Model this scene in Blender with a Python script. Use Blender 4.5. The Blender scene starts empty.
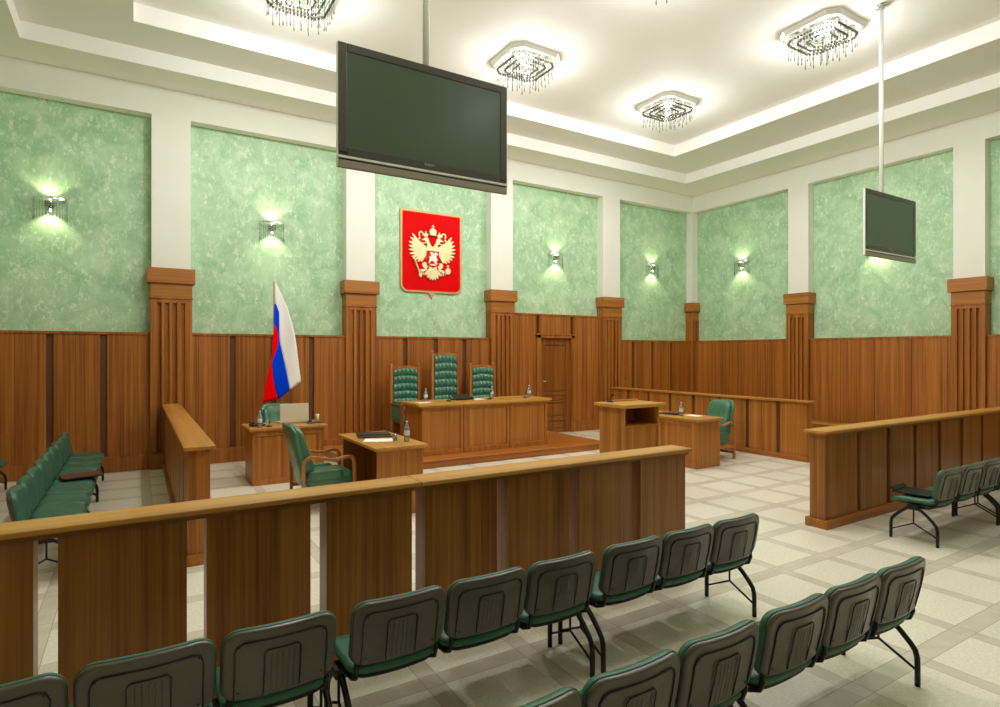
import bpy, math, random
from math import sin, cos, pi, radians as R
from mathutils import Vector, Matrix
random.seed(7)
SC = bpy.context.scene
COL = SC.collection

# ------------------------------------------------------------------ helpers
def lin(c):
    def f(v):
        v /= 255.0
        return v/12.92 if v <= .04045 else ((v+.055)/1.055)**2.4
    return (f(c[0]), f(c[1]), f(c[2]), 1)

class MB:
    """collects faces, then links them as ONE mesh object"""
    def __init__(s): s.v = []; s.f = []; s.m = []; s.sm = []; s.mi = 0; s.s = False
    def add(s, vs, fs, smooth=None):
        o = len(s.v); s.v += [tuple(v) for v in vs]
        for f in fs:
            s.f.append([o+i for i in f]); s.m.append(s.mi); s.sm.append(s.s if smooth is None else smooth)
        return s
    def box(s, x0, x1, y0, y1, z0, z1):
        vs = [(x0,y0,z0),(x1,y0,z0),(x1,y1,z0),(x0,y1,z0),(x0,y0,z1),(x1,y0,z1),(x1,y1,z1),(x0,y1,z1)]
        return s.add(vs, [(0,3,2,1),(4,5,6,7),(0,1,5,4),(1,2,6,5),(2,3,7,6),(3,0,4,7)], False)
    def sweep(s, path, section, closed=False, up=(0,0,1), smooth=True):
        P = [Vector(p) for p in path]; n = len(P); k = len(section); vs = []
        U = Vector(up)
        for i, p in enumerate(P):
            if closed: t = P[(i+1) % n]-P[i-1]
            else: t = P[min(i+1, n-1)]-P[max(i-1, 0)]
            t.normalize()
            a = U.cross(t)
            if a.length < .05: a = Vector((1,0,0)).cross(t)
            if a.length < .05: a = Vector((0,1,0)).cross(t)
            a.normalize(); b = t.cross(a)
            if i and a.dot(pa) < 0 and abs(U.cross(t).length) < .35:
                a = -a; b = -b
            pa = a
            for (q, w) in section: vs.append(p+a*q+b*w)
        fs = []
        for i in range(n if closed else n-1):
            j = (i+1) % n
            for q in range(k):
                r = (q+1) % k
                fs.append((i*k+q, i*k+r, j*k+r, j*k+q))
        if not closed:
            fs.append(tuple(range(k))[::-1]); fs.append(tuple((n-1)*k+q for q in range(k)))
        return s.add(vs, fs, smooth)
    def tube(s, path, r, n=8, closed=False):
        # parallel transport
        P = [Vector(p) for p in path]; m = len(P); vs = []
        T = []
        for i in range(m):
            t = (P[(i+1) % m]-P[i-1]) if closed else (P[min(i+1, m-1)]-P[max(i-1, 0)])
            T.append(t.normalized())
        a = Vector((0,0,1)).cross(T[0])
        if a.length < .1: a = Vector((1,0,0)).cross(T[0])
        a.normalize()
        for i in range(m):
            a = (a - T[i]*a.dot(T[i])).normalized(); b = T[i].cross(a)
            rr = r[i] if isinstance(r, (list, tuple)) else r
            for q in range(n):
                an = 2*pi*q/n; vs.append(P[i]+a*rr*cos(an)+b*rr*sin(an))
        fs = []
        for i in range(m if closed else m-1):
            j = (i+1) % m
            for q in range(n):
                e = (q+1) % n; fs.append((i*n+q, i*n+e, j*n+e, j*n+q))
        if not closed:
            fs.append(tuple(range(n))[::-1]); fs.append(tuple((m-1)*n+q for q in range(n)))
        return s.add(vs, fs, True)
    def lathe(s, prof, c=(0,0,0), n=20):
        vs = []; m = len(prof)
        for (r, z) in prof:
            for q in range(n):
                an = 2*pi*q/n; vs.append((c[0]+r*cos(an), c[1]+r*sin(an), c[2]+z))
        fs = [(i*n+q, i*n+(q+1) % n, (i+1)*n+(q+1) % n, (i+1)*n+q) for i in range(m-1) for q in range(n)]
        fs += [tuple(range(n))[::-1], tuple((m-1)*n+q for q in range(n))]
        return s.add(vs, fs, True)
    def prism(s, poly, fmap, d0, d1):
        """2-D polygon extruded between depths d0 and d1, fmap(x,y,d)->3D"""
        n = len(poly)
        vs = [fmap(x, y, d0) for x, y in poly]+[fmap(x, y, d1) for x, y in poly]
        fs = [tuple(range(n)), tuple(range(n, 2*n))[::-1]]+[(i, n+i, n+(i+1) % n, (i+1) % n) for i in range(n)]
        return s.add(vs, fs, False)
    def pillow(s, outline, prof, fmap):
        """outline: closed 2-D list. prof: list of (scale, depth). first and last collapse to a centre point"""
        n = len(outline); vs = []; fs = []
        for (k, d) in prof:
            for (x, y) in outline: vs.append(fmap(x*k, y*k, d))
        m = len(prof)
        for i in range(m-1):
            for q in range(n):
                e = (q+1) % n; fs.append((i*n+q, i*n+e, (i+1)*n+e, (i+1)*n+q))
        if prof[0][0] > 0: fs.append(tuple(range(n))[::-1])
        if prof[-1][0] > 0: fs.append(tuple((m-1)*n+q for q in range(n)))
        return s.add(vs, fs, True)
    def build(s, name, mats, parent=None, bevel=0, loc=None, weld=False, subs=0):
        me = bpy.data.meshes.new(name); me.from_pydata(s.v, [], s.f)
        if not isinstance(mats, (list, tuple)): mats = [mats]
        for m in mats: me.materials.append(m)
        me.polygons.foreach_set('material_index', s.m); me.polygons.foreach_set('use_smooth', s.sm)
        me.update()
        import bmesh
        bm = bmesh.new(); bm.from_mesh(me)
        if weld: bmesh.ops.remove_doubles(bm, verts=bm.verts, dist=1e-5)
        bmesh.ops.recalc_face_normals(bm, faces=bm.faces); bm.to_mesh(me); bm.free()
        o = bpy.data.objects.new(name, me); COL.objects.link(o)
        if loc: o.location = loc
        if parent: o.parent = parent
        if bevel:
            b = o.modifiers.new('bevel', 'BEVEL'); b.width = bevel; b.segments = 2; b.limit_method = 'ANGLE'; b.angle_limit = R(40)
        return o

def tag(o, label=None, cat=None, group=None, kind=None):
    if label: o['label'] = label
    if cat: o['category'] = cat
    if group: o['group'] = group
    if kind: o['kind'] = kind
    return o
def thing(name, label, cat, loc=(0,0,0), rz=0, group=None):
    o = bpy.data.objects.new(name, None); COL.objects.link(o); o.empty_display_size = .1
    o.location = loc; o.rotation_euler = (0,0,rz)
    return tag(o, label, cat, group)
def dup(root, loc, rz, label, group=None):
    def rec(o, par):
        c = o.copy(); COL.objects.link(c); c.parent = par
        for ch in [x for x in KIDS.get(o.name, [])]: rec(ch, c)
        return c
    KIDS = {}
    for x in COL.objects:
        if x.parent: KIDS.setdefault(x.parent.name, []).append(x)
    r = rec(root, None); r.location = loc; r.rotation_euler = (0,0,rz); r['label'] = label
    if group: r['group'] = group
    return r
def struct(o): o['kind'] = 'structure'; return o

def rrect(w, h, r, n=8):
    """rounded rectangle outline centred at 0"""
    pts = []
    for cx, cy, a0 in ((w/2-r, h/2-r, 0), (-w/2+r, h/2-r, 90), (-w/2+r, -h/2+r, 180), (w/2-r, -h/2+r, 270)):
        for i in range(n+1):
            a = R(a0+90*i/n); pts.append((cx+r*cos(a), cy+r*sin(a)))
    out = []
    for i, p in enumerate(pts):          # extra points on the straight runs so the panels can bend
        q = pts[(i+1) % len(pts)]; out.append(p)
        L = math.dist(p, q)
        if L > .08:
            k = int(L/.05)
            out += [(p[0]+(q[0]-p[0])*j/k, p[1]+(q[1]-p[1])*j/k) for j in range(1, k)]
    return out

# ------------------------------------------------------------------ materials
def newmat(name):
    m = bpy.data.materials.new(name); m.use_nodes = True
    nt = m.node_tree; b = nt.nodes['Principled BSDF']
    return m, nt, b
def mat(name, c, rough=.5, metal=0, spec=.5, noise=0, nscale=20, bump=0, emit=None, es=0, coat=0):
    m, nt, b = newmat(name)
    b.inputs['Base Color'].default_value = lin(c); b.inputs['Roughness'].default_value = rough
    b.inputs['Metallic'].default_value = metal; b.inputs['Specular IOR Level'].default_value = spec
    b.inputs['Coat Weight'].default_value = coat
    if emit: b.inputs['Emission Color'].default_value = lin(emit); b.inputs['Emission Strength'].default_value = es
    if noise or bump:
        tc = nt.nodes.new('ShaderNodeTexCoord'); nz = nt.nodes.new('ShaderNodeTexNoise')
        nz.inputs['Scale'].default_value = nscale; nz.inputs['Detail'].default_value = 5
        nt.links.new(tc.outputs['Object'], nz.inputs['Vector'])
        if noise:
            mx = nt.nodes.new('ShaderNodeMixRGB'); mx.inputs[1].default_value = lin(c)
            mx.inputs[2].default_value = lin(tuple(v*(1-noise) for v in c)); nt.links.new(nz.outputs['Fac'], mx.inputs[0])
            nt.links.new(mx.outputs[0], b.inputs['Base Color'])
        if bump:
            bp = nt.nodes.new('ShaderNodeBump'); bp.inputs['Strength'].default_value = bump; bp.inputs['Distance'].default_value = .01
            nt.links.new(nz.outputs['Fac'], bp.inputs['Height']); nt.links.new(bp.outputs[0], b.inputs['Normal'])
    return m
def wood(name, axis='Z', dark=(112,62,24), mid=(150,92,42), light=(182,122,62), rough=.38, fine=26, board=.11, spec=.4):
    m, nt, b = newmat(name); N = nt.nodes; L = nt.links
    tc = N.new('ShaderNodeTexCoord')
    def scaled(s, along):
        mp = N.new('ShaderNodeMapping'); v = [s, s, s]; v['XYZ'.index(axis)] = along
        mp.inputs['Scale'].default_value = v; L.new(tc.outputs['Object'], mp.inputs['Vector']); return mp
    m1 = scaled(fine, .55); n1 = N.new('ShaderNodeTexNoise'); n1.inputs['Scale'].default_value = 1; n1.inputs['Detail'].default_value = 6
    n1.inputs['Roughness'].default_value = .62; n1.inputs['Distortion'].default_value = .25; L.new(m1.outputs[0], n1.inputs['Vector'])
    m2 = scaled(7.5, .12); n2 = N.new('ShaderNodeTexNoise'); n2.inputs['Scale'].default_value = 1; n2.inputs['Detail'].default_value = 2
    L.new(m2.outputs[0], n2.inputs['Vector'])
    m3 = scaled(60, .25); n3 = N.new('ShaderNodeTexNoise'); n3.inputs['Scale'].default_value = 1; n3.inputs['Detail'].default_value = 1
    L.new(m3.outputs[0], n3.inputs['Vector'])
    a = N.new('ShaderNodeMath'); a.operation = 'MULTIPLY'; a.inputs[1].default_value = .45; L.new(n1.outputs['Fac'], a.inputs[0])
    c = N.new('ShaderNodeMath'); c.operation = 'MULTIPLY_ADD'; c.inputs[1].default_value = .30; L.new(n2.outputs['Fac'], c.inputs[0]); L.new(a.outputs[0], c.inputs[2])
    d = N.new('ShaderNodeMath'); d.operation = 'MULTIPLY_ADD'; d.inputs[1].default_value = .25; L.new(n3.outputs['Fac'], d.inputs[0]); L.new(c.outputs[0], d.inputs[2])
    cr = N.new('ShaderNodeValToRGB'); cr.color_ramp.elements[0].position = .38; cr.color_ramp.elements[1].position = .64
    cr.color_ramp.elements[0].color = lin(dark); cr.color_ramp.elements[1].color = lin(light)
    e = cr.color_ramp.elements.new(.5); e.color = lin(mid)
    L.new(d.outputs[0], cr.inputs[0]); L.new(cr.outputs[0], b.inputs['Base Color'])
    b.inputs['Roughness'].default_value = rough; b.inputs['Specular IOR Level'].default_value = spec
    bp = N.new('ShaderNodeBump'); bp.inputs['Strength'].default_value = .08; bp.inputs['Distance'].default_value = .004
    L.new(n1.outputs['Fac'], bp.inputs['Height']); L.new(bp.outputs[0], b.inputs['Normal'])
    return m

WZ = wood('wood_vertical', 'Z', (134,78,26), (164,101,38), (186,125,57))
WX = wood('wood_along_x', 'X', (134,78,26), (164,101,38), (186,125,57)); WY = wood('wood_along_y', 'Y', (134,78,26), (164,101,38), (186,125,57))
WWZ = wood('wall_wood', 'Z', (116,64,20), (154,90,30), (180,116,48), .42)
WWX = wood('wall_wood_x', 'X', (136,82,26), (162,102,38), (180,122,54), .42, 20); WWY = wood('wall_wood_y', 'Y', (136,82,26), (162,102,38), (180,122,54), .42, 20)
TOPX = wood('toplit_wood_x', 'X', (160,106,40), (188,134,58), (206,154,76), .32, 14)  # lighter copy of the wood for slab tops, light from above painted in
TOPY = wood('toplit_wood_y', 'Y', (150,94,34), (180,120,48), (198,140,64), .32, 14)  # overhead light is put into this lighter colour too
BARZ = wood('shaded_barrier_wood', 'Z', (112,64,20), (142,88,34), (162,108,48), .3, 20)  # darker copy of the wood, shade on the barrier painted into the colour
ARMW = wood('chair_wood', 'Z', (140,80,34), (170,106,52), (192,128,68), .3, 18)
DARKW = mat('recess_wood', (112,62,26), .5, noise=.25)
PLX = mat('ivory_paint', (232,231,220), .6, spec=.25, noise=.03, nscale=3)
CEIL = mat('ceiling_paint', (241,239,233), .7, spec=.2)
CHROME = mat('chrome', (225,225,220), .12, 1)
BLKM = mat('black_metal', (22,24,22), .38, .3)
SHELL = mat('grey_plastic_shell', (80,74,62), .28, spec=.6, noise=.06, nscale=60)
BLK = mat('black_plastic', (18,18,18), .35)
GRN = mat('green_upholstery', (56,102,80), .42, spec=.4, noise=.15, nscale=12, bump=.05)
LEA = mat('green_leather', (70,126,94), .28, spec=.6, noise=.25, nscale=7, bump=.12, coat=.25)
TUFT = mat('tufted_green', (78,138,110), .3, spec=.6, noise=.2, nscale=9, coat=.2)
BEZ = mat('tv_bezel', (74,72,62), .3, spec=.5)
SIL = mat('silver_trim', (200,200,190), .25, .7)
PAPER = mat('paper', (240,238,228), .7)
WHITE = mat('white_plastic', (232,230,222), .4)
RED = mat('red_panel', (214,0,2), .6, spec=.08)
GOLD = mat('gold', (236,214,160), .35, .35)
SILV = mat('emblem_white', (236,226,214), .4)
GOLDW = mat('gilded_frame', (205,160,100), .35, .25)
FW = mat('flag_white', (240,236,232), .8, spec=.1); FB = mat('flag_blue', (6,66,224), .8, spec=.02); FR = mat('flag_red', (240,4,6), .8, spec=.02)
BRN = mat('brown_folder_cover', (100,48,36), .5, spec=.25)
LABEL = mat('bottle_label', (205,215,220), .5)
BULB = mat('lamp_bulb', (255,250,230), .4, emit=(255,244,214), es=7)

def screen_mat():
    m, nt, b = newmat('tv_screen'); b.inputs['Base Color'].default_value = lin((76,94,76)); b.inputs['Roughness'].default_value = .22  # green-grey base colour paints in the room's reflection
    b.inputs['Specular IOR Level'].default_value = .5
    return m
SCR = screen_mat()
def glassy(name, tint=(240,248,246), glossy=.14, rough=.03, gcol=1, body=0):
    m = bpy.data.materials.new(name); m.use_nodes = True; nt = m.node_tree; nt.nodes.clear()
    o = nt.nodes.new('ShaderNodeOutputMaterial'); t = nt.nodes.new('ShaderNodeBsdfTransparent'); t.inputs[0].default_value = lin(tint)
    g = nt.nodes.new('ShaderNodeBsdfGlossy'); g.inputs['Roughness'].default_value = rough; g.inputs[0].default_value = (gcol,gcol,gcol,1)
    f = nt.nodes.new('ShaderNodeFresnel'); f.inputs[0].default_value = 1.5
    a = nt.nodes.new('ShaderNodeMath'); a.operation = 'ADD'; a.inputs[1].default_value = glossy; a.use_clamp = True
    x = nt.nodes.new('ShaderNodeMixShader')
    tr = t.outputs[0]
    if body:
        df = nt.nodes.new('ShaderNodeBsdfDiffuse'); df.inputs[0].default_value = lin((200,214,222)); mm = nt.nodes.new('ShaderNodeMixShader'); mm.inputs[0].default_value = body
        nt.links.new(t.outputs[0], mm.inputs[1]); nt.links.new(df.outputs[0], mm.inputs[2]); tr = mm.outputs[0]
    nt.links.new(f.outputs[0], a.inputs[0]); nt.links.new(a.outputs[0], x.inputs[0])
    nt.links.new(tr, x.inputs[1]); nt.links.new(g.outputs[0], x.inputs[2]); nt.links.new(x.outputs[0], o.inputs[0])
    return m
CRY = glassy('crystal', (204,207,200), .0, .15, .45)
CRYL = glassy('pale_crystal', (238,241,236), .0, .15, .5)
PET = glassy('clear_bottle', (222,232,236), .05, .08, 1, .28)

def plaster():
    m, nt, b = newmat('green_plaster'); N = nt.nodes; L = nt.links
    tc = N.new('ShaderNodeTexCoord')
    def nz(sc, det, dist, sv=(1,1,1)):
        mp = N.new('ShaderNodeMapping'); mp.inputs['Scale'].default_value = sv; L.new(tc.outputs['Object'], mp.inputs[0])
        n = N.new('ShaderNodeTexNoise'); n.inputs['Scale'].default_value = sc; n.inputs['Detail'].default_value = det
        n.inputs['Distortion'].default_value = dist; n.inputs['Roughness'].default_value = .6; L.new(mp.outputs[0], n.inputs['Vector']); return n
    n1 = nz(2.2, 8, 1.0); n2 = nz(19, 10, .9, (1,1,.6)); n3 = nz(4, 6, .8, (1.6,1.6,.8))
    r1 = N.new('ShaderNodeValToRGB'); r1.color_ramp.elements[0].position = .36; r1.color_ramp.elements[1].position = .66
    r1.color_ramp.elements[0].color = lin((150,190,146)); r1.color_ramp.elements[1].color = lin((184,213,174)); L.new(n1.outputs['Fac'], r1.inputs[0])
    # pale trowelled flakes
    r2 = N.new('ShaderNodeValToRGB'); r2.color_ramp.elements[0].position = .50; r2.color_ramp.elements[1].position = .60; L.new(n2.outputs['Fac'], r2.inputs[0])
    r3 = N.new('ShaderNodeValToRGB'); r3.color_ramp.elements[0].position = .40; r3.color_ramp.elements[1].position = .62; L.new(n3.outputs['Fac'], r3.inputs[0])
    mu = N.new('ShaderNodeMath'); mu.operation = 'MULTIPLY'; L.new(r2.outputs[0], mu.inputs[0]); L.new(r3.outputs[0], mu.inputs[1])
    m2 = N.new('ShaderNodeMath'); m2.operation = 'MULTIPLY'; m2.inputs[1].default_value = .62; L.new(mu.outputs[0], m2.inputs[0])
    mx = N.new('ShaderNodeMixRGB'); mx.inputs[2].default_value = lin((228,240,218)); L.new(m2.outputs[0], mx.inputs[0]); L.new(r1.outputs[0], mx.inputs[1])
    L.new(mx.outputs[0], b.inputs['Base Color']); b.inputs['Roughness'].default_value = .45; b.inputs['Specular IOR Level'].default_value = .35
    bp = N.new('ShaderNodeBump'); bp.inputs['Strength'].default_value = .35; bp.inputs['Distance'].default_value = .01
    L.new(n2.outputs['Fac'], bp.inputs['Height']); L.new(bp.outputs[0], b.inputs['Normal'])
    return m
GP = plaster()

def floor_mat():
    m, nt, b = newmat('floor_tiles'); N = nt.nodes; L = nt.links
    tc = N.new('ShaderNodeTexCoord'); sx = N.new('ShaderNodeSeparateXYZ'); L.new(tc.outputs['Object'], sx.inputs[0])
    def mth(op, a, bb=None, c=None, cl=False):
        n = N.new('ShaderNodeMath'); n.operation = op; n.use_clamp = cl
        for i, v in enumerate((a, bb, c)):
            if v is None: continue
            if isinstance(v, (int, float)): n.inputs[i].default_value = v
            else: L.new(v, n.inputs[i])
        return n.outputs[0]
    P = .7055
    def axis(out, c0, W):
        t = mth('SUBTRACT', out, c0-W/2); t = mth('DIVIDE', t, P); f = mth('FRACT', t); f = mth('MULTIPLY', f, P)
        band = mth('LESS_THAN', f, W)
        e1 = mth('LESS_THAN', f, .005); g = mth('SUBTRACT', f, W); g = mth('ABSOLUTE', g); e2 = mth('LESS_THAN', g, .003)
        return band, mth('MAXIMUM', e1, e2), mth('FLOOR', t)
    bx, ex, ix = axis(sx.outputs[0], .12, .118); by, ey, iy = axis(sx.outputs[1], 1.87, .134)
    band = mth('MAXIMUM', bx, by); seam = mth('MAXIMUM', ex, ey)
    n1 = N.new('ShaderNodeTexNoise'); n1.inputs['Scale'].default_value = 45; n1.inputs['Detail'].default_value = 4; L.new(tc.outputs['Object'], n1.inputs['Vector'])
    n2 = N.new('ShaderNodeTexNoise'); n2.inputs['Scale'].default_value = 3; n2.inputs['Detail'].default_value = 5; n2.inputs['Distortion'].default_value = 1; L.new(tc.outputs['Object'], n2.inputs['Vector'])
    def ramp(src, a, bcol, p0=.35, p1=.65):
        r = N.new('ShaderNodeValToRGB'); r.color_ramp.elements[0].position = p0; r.color_ramp.elements[1].position = p1
        r.color_ramp.elements[0].color = lin(a); r.color_ramp.elements[1].color = lin(bcol); L.new(src, r.inputs[0]); return r.outputs[0]
    tile = ramp(n1.outputs['Fac'], (222,216,196), (236,231,212)); tb = ramp(n2.outputs['Fac'], (200,192,172), (214,206,188))
    # per-tile tone
    cb = N.new('ShaderNodeCombineXYZ'); L.new(ix, cb.inputs[0]); L.new(iy, cb.inputs[1])
    wn = N.new('ShaderNodeTexWhiteNoise'); wn.noise_dimensions = '3D'; L.new(cb.outputs[0], wn.inputs['Vector'])
    tone = mth('MULTIPLY_ADD', wn.outputs['Value'], .10, .92)
    mx = N.new('ShaderNodeMixRGB'); L.new(band, mx.inputs[0]); L.new(tile, mx.inputs[1]); L.new(tb, mx.inputs[2])
    m2 = N.new('ShaderNodeMixRGB'); m2.blend_type = 'MULTIPLY'; m2.inputs[0].default_value = 1; L.new(mx.outputs[0], m2.inputs[1])
    cc = N.new('ShaderNodeCombineXYZ'); [L.new(tone, cc.inputs[i]) for i in range(3)]; L.new(cc.outputs[0], m2.inputs[2])
    m3 = N.new('ShaderNodeMixRGB'); m3.inputs[2].default_value = lin((128,120,96)); sm = mth('MULTIPLY', seam, .6)
    L.new(sm, m3.inputs[0]); L.new(m2.outputs[0], m3.inputs[1]); L.new(m3.outputs[0], b.inputs['Base Color'])
    b.inputs['Roughness'].default_value = .3; b.inputs['Specular IOR Level'].default_value = .35
    return m
FLOOR = floor_mat()

# ------------------------------------------------------------------ the room
XL, XR, YB, YF = -2.86, 13.9, 11.8, -4.5      # front planes of the pilasters
REC = .22
o = MB().box(XL-.4, XR+.42, YF-.4, YB+.42, -.12, 0).build('floor', FLOOR); struct(o)

# ceiling: perimeter soffit, first tray, second tray
def ring(mb, a, b, z0, z1):
    """rectangular ring slab between outer rect a and inner rect b"""
    (ax0, ax1, ay0, ay1), (bx0, bx1, by0, by1) = a, b
    mb.box(ax0, bx0, ay0, ay1, z0, z1); mb.box(bx1, ax1, ay0, ay1, z0, z1)
    mb.box(bx0, bx1, ay0, by0, z0, z1); mb.box(bx0, bx1, by1, ay1, z0, z1)
m = MB()
OUT = (XL-.4, XR+.42, YF-.4, YB+.42); T1 = (-1.45, 12.71, -3.7, 11.0); T2 = (-.036, 11.33, -2.86, 10.16)
ring(m, OUT, T1, 6.6, 6.855); ring(m, OUT, T2, 6.855, 7.13); m.box(*OUT, 7.13, 7.25)
struct(m.build('ceiling', CEIL))

PILX = [(.22,.82), (3.615,4.215), (7.025,7.625), (10.445,11.045)]
PILY = [(8.29,8.81), (4.78,5.30), (1.27,1.79), (-2.24,-1.72)]
CORNER = .27
# back wall
m = MB(); m.box(XL-.22, XR+.42, YB+REC, YB+.42, 0, 6.6)
m.mi = 1; m.box(XL, XR, YB, YB+REC, 6.12, 6.64)
for a, b in PILX: m.box(a, b, YB, YB+REC, 3.3, 6.12)
m.box(XR, XR+REC, YB, YB+REC, 3.3, 6.12); m.box(XL, XL+CORNER, YB, YB+REC, 3.3, 6.12)
struct(m.build('wall_back', [GP, PLX]))
m = MB(); m.box(XR+REC, XR+.42, YF-.4, YB+REC, 0, 6.6)
m.mi = 1; m.box(XR, XR+REC, YF, YB+REC, 6.12, 6.64)
for a, b in PILY: m.box(XR, XR+REC, a, b, 3.3, 6.12)
struct(m.build('wall_right', [GP, PLX]))
m = MB(); m.box(XL-.4, XL-REC, YF-.4, YB+.42, 0, 6.6); m.mi = 1; m.box(XL-REC, XL, YF, YB+REC, 6.12, 6.64)
for a, b in PILY: m.box(XL-REC, XL, a, b, 3.3, 6.12)
m.mi = 2; m.box(XL-REC, XL, YF, YB, 0, 2.35)
struct(m.build('wall_left', [GP, PLX, WWZ]))
m = MB(); m.box(XL-.4, XR+.42, YF-.4, YF-REC, 0, 6.6); m.mi = 1; m.box(XL, XR, YF-REC, YF, 6.12, 6.6)
for a, b in PILX: m.box(a, b, YF-REC, YF, 3.3, 6.12)
m.mi = 2; m.box(XL, XR, YF-REC, YF, 0, 2.35)
struct(m.build('wall_front', [GP, PLX, WWZ]))

NT = [0]
def trim(mb, mats, bevel=.004, label=None):
    NT[0] += 1
    o = struct(mb.build('trim_%d' % NT[0], mats, None, bevel))
    if label: o['label'] = label
    return o

# wooden fluted pilasters (front plane given by map)
def pilaster(w, fm):
    """fm(a0,a1,d0,d1): along the wall from 0..w, depth out of the wall plane -> x0,x1,y0,y1"""
    m = MB()
    def bx(a0, a1, d0, d1, z0, z1): m.box(*fm(a0, a1, d0, d1), z0, z1)
    e = .02
    bx(-e, w+e, -REC, .0, 0, 2.94)
    nfl = 4 if w > .45 else 1
    k = (w+2*e)/.64 if w > .45 else 1
    if w > .45: fl = [(.105, .165), (.225, .285), (.345, .405), (.465, .525)]
    else: fl = [(.11, .16)]
    edges = [0]+[q for f in fl for q in f]+[(w+2*e)/k]
    for i in range(0, len(edges), 2): bx(-e+edges[i]*k, -e+edges[i+1]*k, .0, .05, .27, 2.87)
    bx(-e, w+e, .0, .05, 2.87, 2.94)
    bx(-e-.012, w+e+.012, -REC, .065, 2.94, 2.965)
    bx(-e, w+e, -REC, .085, 0, .27)
    m.mi = 1; bx(-e, w+e, -REC, .055, 2.965, 3.21)
    bx(-e-.045, w+e+.045, -REC, .105, 3.21, 3.47)
    return m
for a, b in PILX: trim(pilaster(b-a, lambda a0, a1, d0, d1, a=a: (a+a0, a+a1, YB-d1, YB-d0)), [WWZ, WWX])
for a, b in PILY[:3]: trim(pilaster(b-a, lambda a0, a1, d0, d1, a=a: (XR-d1, XR-d0, a+a0, a+a1)), [WWZ, WWY])
m = MB(); m.box(XR-.04, XR+REC, YB-.04, YB+REC, 0, 2.94); m.box(XR-.055, XR+REC, YB-.055, YB+REC, 2.94, 2.965)
for a, b in ((0, .05), (.09, .13), (.17, .26)): m.box(XR-.04+a, XR-.04+b, YB-.06, YB-.04, .27, 2.94)
m.box(XR-.06, XR+REC, YB-.07, YB+REC, 0, .27)
m.mi = 1; m.box(XR-.045, XR+REC, YB-.045, YB+REC, 2.965, 3.20); m.box(XR-.10, XR+REC, YB-.10, YB+REC, 3.21, 3.47)
trim(m, [WWZ, WWX])

m = MB(); m.box(XL-REC, XL+CORNER+.02, YB-.04, YB+REC, 0, 2.965); m.mi = 1; m.box(XL-REC, XL+CORNER+.03, YB-.05, YB+REC, 2.965, 3.21); m.box(XL-REC, XL+CORNER+.065, YB-.10, YB+REC, 3.21, 3.47)
trim(m, [WWZ, WWX])
# wainscot, back wall
def bay_back(x0, x1, zt, grooves):
    m = MB()
    m.mi = 1; m.box(x0, x1, YB+.065, YB+REC, 0, zt-.02); m.mi = 0
    ed = [x0]+[q for g in grooves for q in g]+[x1]
    for i in range(0, len(ed), 2): m.box(ed[i], ed[i+1], YB+.03, YB+.10, .2, zt-.045)
    m.box(x0, x1, YB+.015, YB+REC, zt-.045, zt)
    m.box(x0, x1, YB, YB+.10, 0, .25); m.box(x0, x1, YB+.012, YB+.10, .25, .27)
    return m
def gr(x0, x1):
    w = .098; p = (x1-x0-3*w)/4
    return [(x0+p*(i+1)+w*i, x0+p*(i+1)+w*i+w) for i in range(3)]
for x0, x1 in ((XL+CORNER+.02, .2), (.84, 3.595), (4.235, 7.005), (11.065, XR-.045)):
    trim(bay_back(x0, x1, 2.355, gr(max(x0, -2.57), x1) if x0 < 11 else [(11.506, 11.6), (12.255, 12.345), (13.0, 13.09)]), [WWZ, DARKW])
# tall bay with the door
DX0, DX1 = 8.44, 9.38
m = MB(); zt = 2.965
m.mi = 1
m.box(7.645, 8.33, YB+.10, YB+REC, 0, zt-.02); m.box(9.48, 10.425, YB+.10, YB+REC, 0, zt-.02); m.box(8.33, 9.48, YB+.10, YB+REC, 2.46, zt-.02)
m.mi = 0
for a, b in ((7.645, 8.33), (9.48, 10.425)):
    m.box(a, b, YB+.03, YB+.10, 0, zt-.045); m.box(a, b, YB, YB+.03, 0, .27)
m.box(8.42, 9.385, YB+.03, YB+.10, 2.46, zt-.045)
m.box(7.645, 10.425, YB+.015, YB+REC, zt-.045, zt)
trim(m, [WWZ, DARKW])
door = struct(thing('door_1', 'brown wooden panelled door behind the judges in the tall wainscot bay', None, ((DX0+DX1)/2, YB+.1, 0)))
cx = (DX0+DX1)/2
m = MB()
m.box(8.32-cx, DX0-cx, -.12, .1, 0, 2.46); m.box(DX1-cx, 9.49-cx, -.12, .1, 0, 2.46); m.box(8.32-cx, 9.49-cx, -.12, .1, 2.37, 2.46)
m.box(8.30-cx, 9.51-cx, -.135, .1, 2.44, 2.475)
m.build('casing', WWZ, door, .006)
m = MB(); w = (DX1-DX0)/2
m.box(-w, w, -.01, .04, 0, 2.37)
def dpanel(x0, x1, z0, z1):
    m.box(x0, x1, -.03, -.01, z0, z1)
m.box(-w, -w+.12, -.035, -.01, 0, 2.37); m.box(w-.12, w, -.035, -.01, 0, 2.37)
for z0, z1 in ((0, .1), (.30, .40), (.76, .80), (.94, 1.02), (2.2, 2.37)): m.box(-w+.12, w-.12, -.035, -.01, z0, z1)
for z0, z1 in ((.12, .28), (.44, .72), (.82, .92), (1.06, 2.16)): m.box(-w+.16, w-.16, -.022, -.01, z0, z1)
m.build('door_leaf', wood('door_wood', 'Z', (96,50,14), (130,74,24), (156,98,38), .35), door, .006)
m = MB(); m.box(-w+.085, -w+.125, -.045, -.03, 1.2, 1.4); m.tube([(-w+.105, -.04, 1.3), (-w+.105, -.09, 1.3), (-w+.2, -.095, 1.3)], .011)
m.build('handle', CHROME, door)

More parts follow.
